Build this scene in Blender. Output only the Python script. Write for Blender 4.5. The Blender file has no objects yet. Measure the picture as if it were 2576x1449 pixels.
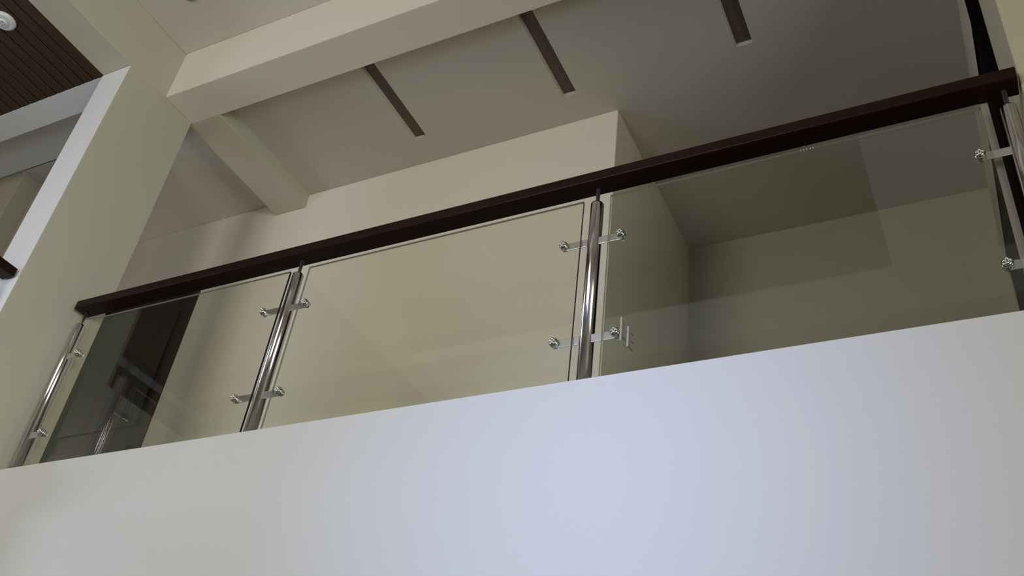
import bpy, bmesh, math, random
from mathutils import Matrix, Vector
random.seed(4)
C = bpy.context.scene
COL = C.collection
H = 1.5                      # height of the viewer's eye above the ground floor

# ------------------------------------------------------------------ camera
cam_d = bpy.data.cameras.new('camera')
cam = bpy.data.objects.new('camera', cam_d); COL.objects.link(cam); C.camera = cam
R = [[0.89283853, 0.43637518, 0.11142739], [-0.18273094, 0.57711884, -0.79595430], [-0.41164155, 0.69029744, 0.59501318]]
cam.matrix_world = Matrix(((R[0][0], -R[1][0], -R[2][0], 0), (R[0][1], -R[1][1], -R[2][1], 0),
                           (R[0][2], -R[1][2], -R[2][2], H), (0, 0, 0, 1)))
cam_d.sensor_width = 36; cam_d.lens = 2404.83 / 2576 * 36
cam_d.clip_start = 0.02

# ------------------------------------------------------------------ world, lights, exposure
w = bpy.data.worlds.new('world'); C.world = w; w.use_nodes = True
w.node_tree.nodes['Background'].inputs[0].default_value = (0.75, 0.85, 1.0, 1)
w.node_tree.nodes['Background'].inputs[1].default_value = 0.05
C.view_settings.view_transform = 'Standard'; C.view_settings.look = 'None'
C.view_settings.gamma = 1; C.view_settings.use_curve_mapping = False
C.view_settings.exposure = 0.0

def area(name, loc, direction, sx, sy, power, col, spread=180):
    d = bpy.data.lights.new(name, 'AREA'); d.shape = 'RECTANGLE'; d.size = sx; d.size_y = sy
    d.energy = power; d.color = col; d.spread = math.radians(spread)
    o = bpy.data.objects.new(name, d); COL.objects.link(o); o.location = loc
    o.rotation_euler = Vector(direction).to_track_quat('-Z', 'Y').to_euler()
    return o
# daylight through the tall windows behind the viewer, and through the big window of the left bay
area('daylight_main_lower', (-2.95, -3.8, 3.25), (0, 1, 0.0), 2.2, 1.3, 24, (0.92, 1.0, 0.90), 130)
area('daylight_main_upper', (-2.95, -3.8, 4.3), (0, 1, 0.0), 2.2, 1.3, 47, (1.0, 0.82, 0.73), 130)
area('daylight_cool', (-1.0, -3.83, 2.7), (0, 1, 0.0), 0.35, 1.6, 5.6, (0.41, 0.53, 1.0), 26)
area('daylight_left', (-6.8, 0.2, 3.0), (1, 0.55, 0.05), 1.6, 2.0, 38, (0.61, 0.73, 1.0), 90)
area('fill_right', (3.9, -1.2, 2.2), (-1, 0.1, 0.0), 2.4, 2.4, 99, (1.0, 0.94, 0.74))  # added fill, no window on this side; brightens faces turned right
area('fill_right_low', (3.9, -2.4, 2.2), (-1, 0.3, 0.12), 1.6, 1.8, 44, (0.76, 0.86, 1.0), 70)  # second added fill from the right, also without a window
area('daylight_corridor', (-6.8, 3.13, 4.1), (1, 0, 0.05), 0.45, 1.3, 11.5, (1.0, 0.92, 0.88))

# ------------------------------------------------------------------ materials
def mat(name, col, rough=0.6, metal=0.0, bump=0.0, scale=40, var=0.0, stretch=None, spec=0.5):
    m = bpy.data.materials.new(name); m.use_nodes = True
    nt = m.node_tree; b = nt.nodes['Principled BSDF']
    b.inputs['Base Color'].default_value = (*col, 1); b.inputs['Roughness'].default_value = rough
    b.inputs['Metallic'].default_value = metal; b.inputs['Specular IOR Level'].default_value = spec
    tc = nt.nodes.new('ShaderNodeTexCoord'); n = nt.nodes.new('ShaderNodeTexNoise')
    n.inputs['Scale'].default_value = scale; n.inputs['Detail'].default_value = 4
    src = tc.outputs['Object']
    if stretch:
        mp = nt.nodes.new('ShaderNodeMapping'); mp.inputs['Scale'].default_value = stretch
        nt.links.new(src, mp.inputs['Vector']); src = mp.outputs['Vector']
    nt.links.new(src, n.inputs['Vector'])
    if var:
        r = nt.nodes.new('ShaderNodeValToRGB')
        r.color_ramp.elements[0].position = 0.3; r.color_ramp.elements[1].position = 0.7
        r.color_ramp.elements[0].color = (*[c * (1 - var) for c in col], 1)
        r.color_ramp.elements[1].color = (*[min(1, c * (1 + var)) for c in col], 1)
        nt.links.new(n.outputs['Fac'], r.inputs[0]); nt.links.new(r.outputs[0], b.inputs['Base Color'])
    if bump:
        bp = nt.nodes.new('ShaderNodeBump'); bp.inputs['Strength'].default_value = bump
        bp.inputs['Distance'].default_value = 0.002
        nt.links.new(n.outputs['Fac'], bp.inputs['Height']); nt.links.new(bp.outputs[0], b.inputs['Normal'])
    return m
M = {}
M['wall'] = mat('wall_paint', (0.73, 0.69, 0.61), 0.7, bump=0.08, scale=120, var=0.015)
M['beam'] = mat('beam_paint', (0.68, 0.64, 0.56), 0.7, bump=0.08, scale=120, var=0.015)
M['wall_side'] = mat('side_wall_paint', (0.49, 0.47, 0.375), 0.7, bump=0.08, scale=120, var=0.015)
M['white'] = mat('white_paint', (0.69, 0.705, 0.71), 0.6, bump=0.05, scale=90, var=0.01)
M['front'] = mat('balcony_front_paint', (0.60, 0.615, 0.60), 0.6, bump=0.05, scale=90, var=0.01)
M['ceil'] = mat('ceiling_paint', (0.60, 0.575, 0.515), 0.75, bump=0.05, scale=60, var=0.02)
M['landing'] = mat('landing_floor', (0.20, 0.17, 0.14), 0.5, scale=3, var=0.1)
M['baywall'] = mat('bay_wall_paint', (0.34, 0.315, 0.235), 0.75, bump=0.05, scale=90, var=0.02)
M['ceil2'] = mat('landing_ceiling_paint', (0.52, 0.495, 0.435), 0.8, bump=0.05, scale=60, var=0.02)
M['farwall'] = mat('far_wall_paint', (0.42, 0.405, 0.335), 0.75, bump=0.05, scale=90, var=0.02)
M['floor'] = mat('floor_tile', (0.40, 0.38, 0.345), 0.35, scale=3, var=0.08)
M['rail'] = mat('dark_rail_wood', (0.014, 0.0046, 0.0028), 0.42, scale=6, var=0.35, stretch=(1, 14, 14), bump=0.1, spec=0.15)
M['slat'] = mat('dark_slat_wood', (0.044, 0.019, 0.007), 0.55, scale=5, var=0.45, stretch=(14, 1, 14), bump=0.15)
M['groove'] = mat('groove', (0.005, 0.0035, 0.003), 0.9, spec=0.05)
M['doorwood'] = mat('door_wood', (0.016, 0.012, 0.010), 0.5, scale=4, var=0.4, stretch=(12, 12, 1))
M['doorframe'] = mat('door_frame_wood', (0.024, 0.010, 0.007), 0.5, scale=4, var=0.3, stretch=(12, 12, 1))
M['steel'] = mat('polished_steel', (0.56, 0.53, 0.53), 0.16, 1.0, scale=30, stretch=(1, 1, 0.08), bump=0.12)
M['satin'] = mat('satin_steel', (0.62, 0.64, 0.66), 0.38, 1.0, scale=80, bump=0.05)
M['chrome'] = mat('chrome', (0.62, 0.62, 0.63), 0.12, 1.0)
M['slotdark'] = mat('slot_back', (0.120, 0.093, 0.066), 0.7, scale=30, var=0.1)
M['plastic'] = mat('white_plastic', (0.72, 0.74, 0.74), 0.4)
M['greyplastic'] = mat('grey_plastic', (0.30, 0.32, 0.33), 0.5)
M['pale_mark'] = mat('pale_mark', (0.34, 0.34, 0.30), 0.6)  # pale tone of the painted reflection strips, shared with the etched mark
M['smear'] = mat('reflection_dark', (0.03, 0.03, 0.028), 0.7)  # dark tone of the reflection painted on the right pane
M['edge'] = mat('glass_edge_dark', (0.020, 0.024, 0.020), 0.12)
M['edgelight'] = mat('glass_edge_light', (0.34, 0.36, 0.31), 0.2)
M['strip'] = mat('edge_strip', (0.30, 0.275, 0.25), 0.5)

def glass():
    m = bpy.data.materials.new('clear_green_glass'); m.use_nodes = True; nt = m.node_tree
    nt.nodes.clear()
    out = nt.nodes.new('ShaderNodeOutputMaterial'); mix = nt.nodes.new('ShaderNodeMixShader')
    tr = nt.nodes.new('ShaderNodeBsdfTransparent'); tr.inputs[0].default_value = (0.955, 0.968, 0.925, 1)
    gl = nt.nodes.new('ShaderNodeBsdfGlossy'); gl.inputs['Roughness'].default_value = 0.0
    gl.inputs[0].default_value = (0.95, 1.0, 0.95, 1)
    lw = nt.nodes.new('ShaderNodeLayerWeight'); lw.inputs[0].default_value = 0.5
    p = nt.nodes.new('ShaderNodeMath'); p.operation = 'POWER'; p.inputs[1].default_value = 5
    a = nt.nodes.new('ShaderNodeMath'); a.operation = 'MULTIPLY_ADD'; a.inputs[1].default_value = 0.95; a.inputs[2].default_value = 0.045
    nt.links.new(lw.outputs['Facing'], p.inputs[0]); nt.links.new(p.outputs[0], a.inputs[0])
    nt.links.new(a.outputs[0], mix.inputs[0]); nt.links.new(tr.outputs[0], mix.inputs[1]); nt.links.new(gl.outputs[0], mix.inputs[2])
    nt.links.new(mix.outputs[0], out.inputs[0])
    return m
M['glass'] = glass()

# ------------------------------------------------------------------ mesh helpers (z given relative to the eye, H is added)
def box(bm, x0, x1, y0, y1, z0, z1, mi=0):
    v = [bm.verts.new((x, y, z + H)) for z in (z0, z1) for y in (y0, y1) for x in (x0, x1)]
    fs = [(0, 2, 3, 1), (4, 5, 7, 6), (0, 1, 5, 4), (1, 3, 7, 5), (3, 2, 6, 7), (2, 0, 4, 6)]
    out = [bm.faces.new([v[i] for i in f]) for f in fs]
    for f in out: f.material_index = mi
    return out      # bottom, top, -Y, +X, +Y, -X
def cyl(bm, p, axis, r, ln, seg=24, r2=None, smooth=True):
    r2 = r if r2 is None else r2
    rot = Vector(axis).to_track_quat('Z', 'Y').to_matrix().to_4x4()
    mt = Matrix.Translation(Vector((p[0], p[1], p[2] + H)) + Vector(axis).normalized() * ln / 2) @ rot
    r_ = bmesh.ops.create_cone(bm, cap_ends=True, segments=seg, radius1=r, radius2=r2, depth=ln, matrix=mt)
    if smooth:
        for v in r_['verts']:
            for f in v.link_faces:
                if len(f.verts) == 4: f.smooth = True
def ball(bm, p, r, sc=(1, 1, 1)):
    mt = Matrix.Translation((p[0], p[1], p[2] + H)) @ Matrix.Diagonal((*sc, 1))
    r_ = bmesh.ops.create_uvsphere(bm, u_segments=14, v_segments=8, radius=r, matrix=mt)
    for v in r_['verts']:
        for f in v.link_faces: f.smooth = True
def lathe(bm, x, y, prof, seg=32):
    rings = []
    for (r, z) in prof:
        rings.append([bm.verts.new((x + r * math.cos(2 * math.pi * k / seg), y + r * math.sin(2 * math.pi * k / seg), z + H)) for k in range(seg)])
    for a, b in zip(rings[:-1], rings[1:]):
        for k in range(seg):
            f = bm.faces.new((a[k], a[(k + 1) % seg], b[(k + 1) % seg], b[k])); f.smooth = True
    bm.faces.new(list(reversed(rings[0]))); bm.faces.new(rings[-1])
def build(name, bm, mats, parent=None, bevel=0):
    bmesh.ops.recalc_face_normals(bm, faces=bm.faces[:])
    me = bpy.data.meshes.new(name); bm.to_mesh(me); bm.free()
    for m in (mats if isinstance(mats, (list, tuple)) else [mats]): me.materials.append(M[m])
    o = bpy.data.objects.new(name, me); COL.objects.link(o)
    if parent is not None:
        o.parent = parent; o.matrix_parent_inverse = parent.matrix_world.inverted()
    if bevel:
        md = o.modifiers.new('bevel', 'BEVEL'); md.width = bevel; md.segments = 2; md.limit_method = 'ANGLE'
    return o
def B(name, boxes, m, parent=None, bevel=0):
    bm = bmesh.new()
    for b in boxes: box(bm, *b)
    return build(name, bm, m, parent, bevel)
def S(name, boxes, m, label=None, parent=None, bevel=0.004):
    o = B(name, boxes, m, parent, bevel); o['kind'] = 'structure'
    if label: o['label'] = label
    return o
def thing(name, loc, label, cat, group=None):
    o = bpy.data.objects.new(name, None); COL.objects.link(o)
    o.location = (loc[0], loc[1], loc[2] + H); o['label'] = label; o['category'] = cat
    o.empty_display_size = 0.1
    if group: o['group'] = group
    o.matrix_world = Matrix.Translation(o.location)
    return o

# ------------------------------------------------------------------ key measures
XL = -3.966      # left column, side towards the hall
YF = 2.40        # balcony front
ZT = 1.630       # top of balcony front
ZU = 4.05        # underside of beams
ZC = 4.166       # upper floor ceiling
ZH = 4.437       # hall ceiling
YW = 3.477       # near part of the back wall
YB = 4.805       # far part of the back wall
XC = -1.534      # corner of the near part
XR = 0.313       # right column

# ------------------------------------------------------------------ shell
S('floor', [(-7, 4.2, -4.6, 6.0, -1.6, -1.5)], 'floor', 'pale tiled ground floor of the hall')
S('wall_front', [(XL - 0.3, 4.2, YF, 2.62, -1.5, ZT)], 'front', 'plain white balcony front below the glass railing', bevel=0.003)
S('floor_upper', [(-7, 4.2, 2.62, 5.2, 1.35, 1.6)], 'landing', 'upper floor slab behind the glass railing')
# left column and the beam it carries
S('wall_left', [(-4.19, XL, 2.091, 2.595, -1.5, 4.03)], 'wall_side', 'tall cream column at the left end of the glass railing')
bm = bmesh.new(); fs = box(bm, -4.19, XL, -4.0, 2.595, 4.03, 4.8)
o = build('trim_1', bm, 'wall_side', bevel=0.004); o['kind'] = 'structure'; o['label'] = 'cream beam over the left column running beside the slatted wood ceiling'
o = B('column_face', [(-4.19, XL, 2.0885, 2.091, -1.5, 4.026)], 'white', bpy.data.objects['wall_left'])
o['label'] = 'white front face of the column'
# long front beam
S('trim_2', [(XL, 4.2, 2.366, 2.60, ZU, ZH + 0.2)], 'beam', 'long cream beam under the high ceiling')
# beam running back at upper left
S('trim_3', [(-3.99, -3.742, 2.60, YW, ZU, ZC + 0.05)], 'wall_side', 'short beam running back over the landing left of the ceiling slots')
# hall ceiling, with the beams over the viewer
S('ceiling', [(XL, 4.2, -4.0, 2.366, ZH, ZH + 0.1)], 'ceil', 'high ceiling of the hall')
S('trim_4', [(XL, 4.2, -0.90, -0.38, ZU, ZH)], 'white')
S('trim_5', [(-0.32, 0.30, -0.38, 2.366, ZU, ZH)], 'white')
S('trim_6', [(-3.29, -3.04, -0.38, 0.9, ZH - 0.03, ZH)], 'ceil')

# upper ceiling with three slot openings
SL = [(-2.797, -2.704), (-1.797, -1.705), (-0.795, -0.700)]
SY = (2.655, 3.285)
def plate(name, xs, ys, z, holes, depth, m):
    bm = bmesh.new(); V = {}
    def v(x, y, zz):
        k = (round(x, 4), round(y, 4), round(zz, 4))
        if k not in V: V[k] = bm.verts.new((x, y, zz + H))
        return V[k]
    for i in range(len(xs) - 1):
        for j in range(len(ys) - 1):
            cx, cy = (xs[i] + xs[i + 1]) / 2, (ys[j] + ys[j + 1]) / 2
            hole = any(h[0] < cx < h[1] and h[2] < cy < h[3] for h in holes)
            a, b, c, d = xs[i], xs[i + 1], ys[j], ys[j + 1]
            if not hole: bm.faces.new((v(a, c, z), v(a, d, z), v(b, d, z), v(b, c, z)))
            bm.faces.new((v(a, c, z + depth), v(b, c, z + depth), v(b, d, z + depth), v(a, d, z + depth)))
            if hole:
                for p, q in (((a, c), (b, c)), ((b, c), (b, d)), ((b, d), (a, d)), ((a, d), (a, c))):
                    bm.faces.new((v(*p, z), v(*q, z), v(*q, z + depth), v(*p, z + depth)))
    x0, x1, y0, y1 = xs[0], xs[-1], ys[0], ys[-1]
    return build(name, bm, m)
xs = sorted([-7, 1.2] + [e for s in SL for e in s]); ys = [2.60, SY[0], SY[1], 5.0]
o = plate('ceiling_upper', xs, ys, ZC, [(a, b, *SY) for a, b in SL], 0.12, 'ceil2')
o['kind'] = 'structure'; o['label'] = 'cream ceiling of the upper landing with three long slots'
names = ['long narrow ceiling slot farthest left, next to the short beam', 'long narrow ceiling slot in the middle, above the tallest wall corner',
         'ceiling slot farthest right, cut by the top edge of the view']
for (a, b), lab in zip(SL, names):
    t = thing('ceiling_slot', ((a + b) / 2, (SY[0] + SY[1]) / 2, ZC + 0.035), lab, 'air vent', 'recessed slots in the landing ceiling')
    B('slot_back', [(a + .001, b - .001, SY[0] + .001, SY[1] - .001, ZC + 0.028, ZC + 0.05)], 'slotdark', t)
    t3 = 0.004
    B('slot_frame', [(a + .0005, a + t3, SY[0] + .001, SY[1] - .001, ZC + 0.002, ZC + 0.028), (b - t3, b - .0005, SY[0] + .001, SY[1] - .001, ZC + 0.002, ZC + 0.028),
                     (a + t3, b - t3, SY[1] - t3, SY[1] - .001, ZC + 0.002, ZC + 0.028), (a + t3, b - t3, SY[0] + .001, SY[0] + t3, ZC + 0.002, ZC + 0.028)], 'ceil', t)

# back walls
DX = (-5.45, -4.447); DZ = 3.575
S('wall_back', [(DX[1], XC, YW, 5.0, 1.6, ZC), (DX[0], DX[1], YW, 3.62, DZ, ZC), (-7, DX[0], YW, 3.62, 1.6, ZC)], 'wall', 'near cream back wall of the landing with an outside corner')
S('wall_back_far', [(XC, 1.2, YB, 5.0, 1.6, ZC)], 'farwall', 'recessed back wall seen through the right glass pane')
# left dark door
dr = S('door_1', [(DX[0] + .04, DX[1] - .045, YW + .035, YW + .075, 1.605, DZ - .04)], 'doorwood', 'dark wooden door behind the left glass pane', bevel=0.002)
B('door_frame', [(DX[1] - .045, DX[1] + .004, YW - .012, YW + .10, 1.602, DZ), (DX[0] - .004, DX[0] + .04, YW - .012, YW + .10, 1.602, DZ),
                 (DX[0] + .04, DX[1] - .045, YW - .012, YW + .10, DZ - .04, DZ)], 'doorframe', dr, 0.002)
B('door_panel', [(DX[0] + .16, DX[1] - .16, YW + .025, YW + .035, 2.55, DZ - .16)], 'doorwood', dr, 0.004)
B('door_panel', [(DX[0] + .16, DX[1] - .16, YW + .025, YW + .035, 1.75, 2.42)], 'doorwood', dr, 0.004)
# right wall of the landing (a hair out of square) with a dark door
def xr(y): return 0.272 + 0.0105 * (y - 2.8)
def slab(bm, y0, y1, z0, z1, dx0, dx1):
    pts = [(xr(y0) + dx0, y0), (xr(y0) + dx1, y0), (xr(y1) + dx1, y1), (xr(y1) + dx0, y1)]
    lo = [bm.verts.new((x, y, z0 + H)) for x, y in pts]; hi = [bm.verts.new((x, y, z1 + H)) for x, y in pts]
    bm.faces.new(lo[::-1]); bm.faces.new(hi)
    for k in range(4): bm.faces.new((lo[k], lo[(k + 1) % 4], hi[(k + 1) % 4], hi[k]))
bm = bmesh.new(); slab(bm, 2.93, YB, 3.45, ZC, 0, 0.25); slab(bm, 4.565, YB, 1.6, 3.45, 0, 0.25)
o = build('wall_right', bm, 'wall_side'); o['kind'] = 'structure'; o['label'] = 'side wall at the right end of the landing'
bm = bmesh.new(); slab(bm, 2.935, 4.56, 1.605, 3.445, 0.001, 0.06)
dr2 = build('door_2', bm, 'groove'); dr2['kind'] = 'structure'; dr2['label'] = 'near black door beside the right column'
bm = bmesh.new(); slab(bm, 4.50, 4.562, 1.605, 3.4485, -0.006, 0.0005); slab(bm, 2.929, 4.50, 3.40, 3.4485, -0.006, 0.0005)
build('door_frame', bm, 'groove', dr2)
B('door_jamb', [(0.2670, 0.60, 2.897, 2.929, 1.605, ZC - .002)], 'groove', dr2)
# right column
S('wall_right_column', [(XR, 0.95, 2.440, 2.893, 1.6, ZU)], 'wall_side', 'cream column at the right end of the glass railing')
S('wall_right_far', [(4.1, 4.2, -4.0, 5.0, -1.5, ZH)], 'wall')
S('wall_far_left', [(-7.1, -7.0, -4.0, 5.0, -1.5, ZH)], 'wall')
# wall behind the viewer with its window openings
S('wall_behind', [(-7, 4.2, -4.15, -4.0, -1.5, -0.75), (-7, 4.2, -4.15, -4.0, 3.95, ZH + .1), (-7, -4.3, -4.15, -4.0, -0.75, 3.95), (0.75, 4.2, -4.15, -4.0, -0.75, 3.95)], 'wall')
wf = S('window_1', [(-4.3, 0.75, -4.08, -4.03, -0.75, -0.70), (-4.3, 0.75, -4.08, -4.03, 3.90, 3.95)] +
       [(x, x + .05, -4.08, -4.03, -0.70, 3.90) for x in (-4.30, -3.0, -1.75, -0.55, 0.70)], 'white')
# left bay
S('trim_7', [(-7, -4.19, 2.093, 2.262, 4.026, 4.35)], 'white', 'pale beam behind the slatted wood ceiling')
S('ceiling_left', [(-7, -4.19, 2.262, 2.597, ZC, ZC + .1)], 'white')
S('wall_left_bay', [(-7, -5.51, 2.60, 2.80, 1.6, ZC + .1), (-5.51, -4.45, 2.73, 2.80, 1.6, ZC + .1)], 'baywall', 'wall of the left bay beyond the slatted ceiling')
S('floor_left', [(-7, -3.985, -4.0, 2.088, 1.35, 1.6), (-7, -4.19, 2.088, 2.60, 1.35, 1.6)], 'floor')
# slatted wood ceiling, slats one by one
wc = S('ceiling_slatted', [(-7, -4.192, -4.0, 2.091, 4.040, 4.07)], 'groove', 'dark brown slatted wood ceiling in the upper left corner')
sx = -4.192; p = 0.0775; me = None
k = 0
while k < 30:
    if me is None:
        bm = bmesh.new(); box(bm, -p + 0.009, 0, -2.0, 2.088, 4.024, 4.040)
        s = build('slat', bm, 'slat', wc, 0.002); me = s.data
    else:
        s = bpy.data.objects.new('slat', me); COL.objects.link(s); s.parent = wc
        md = s.modifiers.new('bevel', 'BEVEL'); md.width = .002; md.segments = 2; md.limit_method = 'ANGLE'
    s.location = (sx - k * p, 0, 0); k += 1

# ------------------------------------------------------------------ glass railing
RAIL_LABEL = 'long glass balcony railing with steel posts and dark wooden handrail on the white balcony front'
rl = thing('glass_railing', (-1.8, 2.45, 1.6), RAIL_LABEL, 'railing')
B('handrail', [(-3.938, 0.306, 2.401, 2.486, 2.515, 2.563)], 'rail', rl, 0.004)
YP = 2.452
def make_post(parent, x, y, sides, axis='x', top=2.428):
    bm = bmesh.new(); r = 0.0254
    lathe(bm, x, y, [(r, 1.602), (r, top), (r * .97, top + .006), (r * .86, top + .010), (r * .5, top + .0125)])
    po = build('post', bm, 'steel', parent)
    bm = bmesh.new()
    lathe(bm, x, y, [(.011, top + .0126), (.008, top + .018), (.0075, 2.5145)], 16)
    bm2 = build('neck', bm, 'satin', po)
    bm = bmesh.new(); lathe(bm, x, y, [(.045, 1.601), (.045, 1.606), (.027, 1.610)])
    build('base_flange', bm, 'steel', po)
    for s in sides:
        for z in (2.242, 1.812):
            bm = bmesh.new()
            if axis == 'x':
                x0, x1 = sorted((x + s * .022, x + s * .117)); box(bm, x0, x1, 2.4375, 2.4415, z - .0165, z + .0165)
                build('clamp_arm', bm, 'satin', po, 0.0015)
                bx = x + s * .112; bm = bmesh.new()
                cyl(bm, (bx, 2.4375, z), (0, -1, 0), .0165, .017)
                cyl(bm, (bx, 2.4205, z), (0, -1, 0), .0165, .006, r2=.011)
                for dx, dz in ((.0072, 0), (-.0072, 0), (0, .0072), (0, -.0072)):
                    ball(bm, (bx + dx, 2.4140, z + dz), .0062)
                cyl(bm, (bx, 2.4415, z), (0, 1, 0), .013, .008)
                build('bolt', bm, 'chrome', po)
            else:
                y0, y1 = sorted((y + s * .022, y + s * .117)); box(bm, x - .0145, x - .0105, y0, y1, z - .0165, z + .0165)
                build('clamp_arm', bm, 'satin', po, 0.0015)
                by = y + s * .112; bm = bmesh.new()
                cyl(bm, (x - .0105, by, z), (1, 0, 0), .0165, .022)
                for dy, dz in ((.0072, 0), (-.0072, 0), (0, .0072), (0, -.0072)):
                    ball(bm, (x + .0135, by + dy, z + dz), .0062)
                build('bolt', bm, 'chrome', po)
    return po
for x, sides in ((-3.902, (1,)), (-2.551, (-1, 1)), (-1.141, (-1, 1)), (0.262, (-1,))):
    make_post(rl, x, YP, sides)
panes = []
for (x0, x1) in ((-3.806, -2.579), (-2.476, -1.187), (-1.078, 0.184)):
    bm = bmesh.new(); fs = box(bm, x0, x1, 2.4265, 2.4365, 1.618, 2.443)
    for f, mi in zip(fs, (1, 2, 0, 1, 0, 2)): f.material_index = mi
    panes.append(build('glass_pane', bm, ['glass', 'edge', 'edgelight'], rl))
B('edge_strip', [(0.189, 0.212, 2.4865, 2.4925, 1.605, 2.55)], 'strip', rl)['label'] = 'pale edging strip beside the right pane'
tp = B('reflection_strip', [(-1.0115, -1.0055, 2.4255, 2.4264, 1.775, 1.868)], 'pale_mark', panes[2])  # thin pale strips set on the pane to imitate a reflection
B('reflection_strip', [(-0.986, -0.980, 2.4255, 2.4264, 1.745, 1.826)], 'pale_mark', panes[2])
bm = bmesh.new()
for (x, z, ln, a) in ((-1.0, 1.783, .035, -50), (-.975, 1.738, .035, -50), (-.967, 1.790, .012, -55), (-.966, 1.758, .014, -50), (-.985, 1.80, .010, -50)):
    v = []
    for (u, q) in ((-.5, -1), (.5, -1), (.5, 1), (-.5, 1)):
        c, s = math.cos(math.radians(a)), math.sin(math.radians(a))
        X = u * ln; Z = q * .0017
        v.append((x + X * c - Z * s, z + X * s + Z * c))
    lo = [bm.verts.new((a_, 2.4256, b_ + H)) for a_, b_ in v]; hi = [bm.verts.new((a_, 2.4264, b_ + H)) for a_, b_ in v]
    bm.faces.new(lo); bm.faces.new(hi[::-1])
    for k in range(4): bm.faces.new((lo[k], lo[(k + 1) % 4], hi[(k + 1) % 4], hi[k]))
build('reflection_smear', bm, 'smear', panes[2])  # dark smears, the rest of the reflection modelled on the pane
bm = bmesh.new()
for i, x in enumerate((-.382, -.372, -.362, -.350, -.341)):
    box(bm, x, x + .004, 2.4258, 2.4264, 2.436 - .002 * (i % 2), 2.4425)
build('etched_mark', bm, 'pale_mark', panes[2])

# ------------------------------------------------------------------ the second railing, left of the column
r2 = thing('glass_railing', (-4.03, 1.0, 1.6), 'short dark end of another glass railing against the white column face at the left edge', 'railing')
B('handrail', [(-4.07, -3.987, -1.2, 2.080, 2.490, 2.538)], 'rail', r2, 0.004)
make_post(r2, -4.028, 1.975, (-1,), 'y', top=2.405)
make_post(r2, -4.028, 0.60, (-1, 1), 'y', top=2.405)
for (y0, y1) in ((0.68, 1.885), (-0.7, 0.52)):
    bm = bmesh.new(); fs = box(bm, -4.0385, -4.0285, y0, y1, 1.618, 2.41)
    for f, mi in zip(fs, (1, 2, 1, 0, 2, 0)): f.material_index = mi
    build('glass_pane', bm, ['glass', 'edge', 'edgelight'], r2)

# ------------------------------------------------------------------ ceiling fittings
t = thing('smoke_detector', (-4.425, 1.575, 4.024), 'round white fitting on the dark slatted wood ceiling', 'smoke detector')
bm = bmesh.new(); lathe(bm, -4.425, 1.575, [(.050, 4.003), (.060, 4.008), (.064, 4.016), (.064, 4.0235)], 40)
build('housing', bm, 'plastic', t)
bm = bmesh.new(); lathe(bm, -4.425, 1.575, [(.022, 3.994), (.027, 3.998), (.029, 4.0028)], 24)
hub = build('sensor_cap', bm, 'plastic', t)
bm = bmesh.new()
for k in range(4):
    a = math.pi / 4 + k * math.pi / 2
    cyl(bm, (-4.425 + .013 * math.cos(a), 1.575 + .013 * math.sin(a), 3.9935), (0, 0, 1), .006, .003, 12)
build('vent_hole', bm, 'greyplastic', hub)
t = thing('downlight', (-3.63, 2.02, ZH), 'small round recessed downlight on the high ceiling at the top edge', 'downlight')
bm = bmesh.new(); lathe(bm, -3.63, 2.02, [(.030, ZH - .004), (.047, ZH - .006), (.050, ZH - .0005)], 32)
build('trim_ring', bm, 'greyplastic', t)
bm = bmesh.new(); lathe(bm, -3.63, 2.02, [(.012, ZH - .0085), (.024, ZH - .007), (.030, ZH - .0045)], 24)
build('bulb', bm, 'slotdark', t)
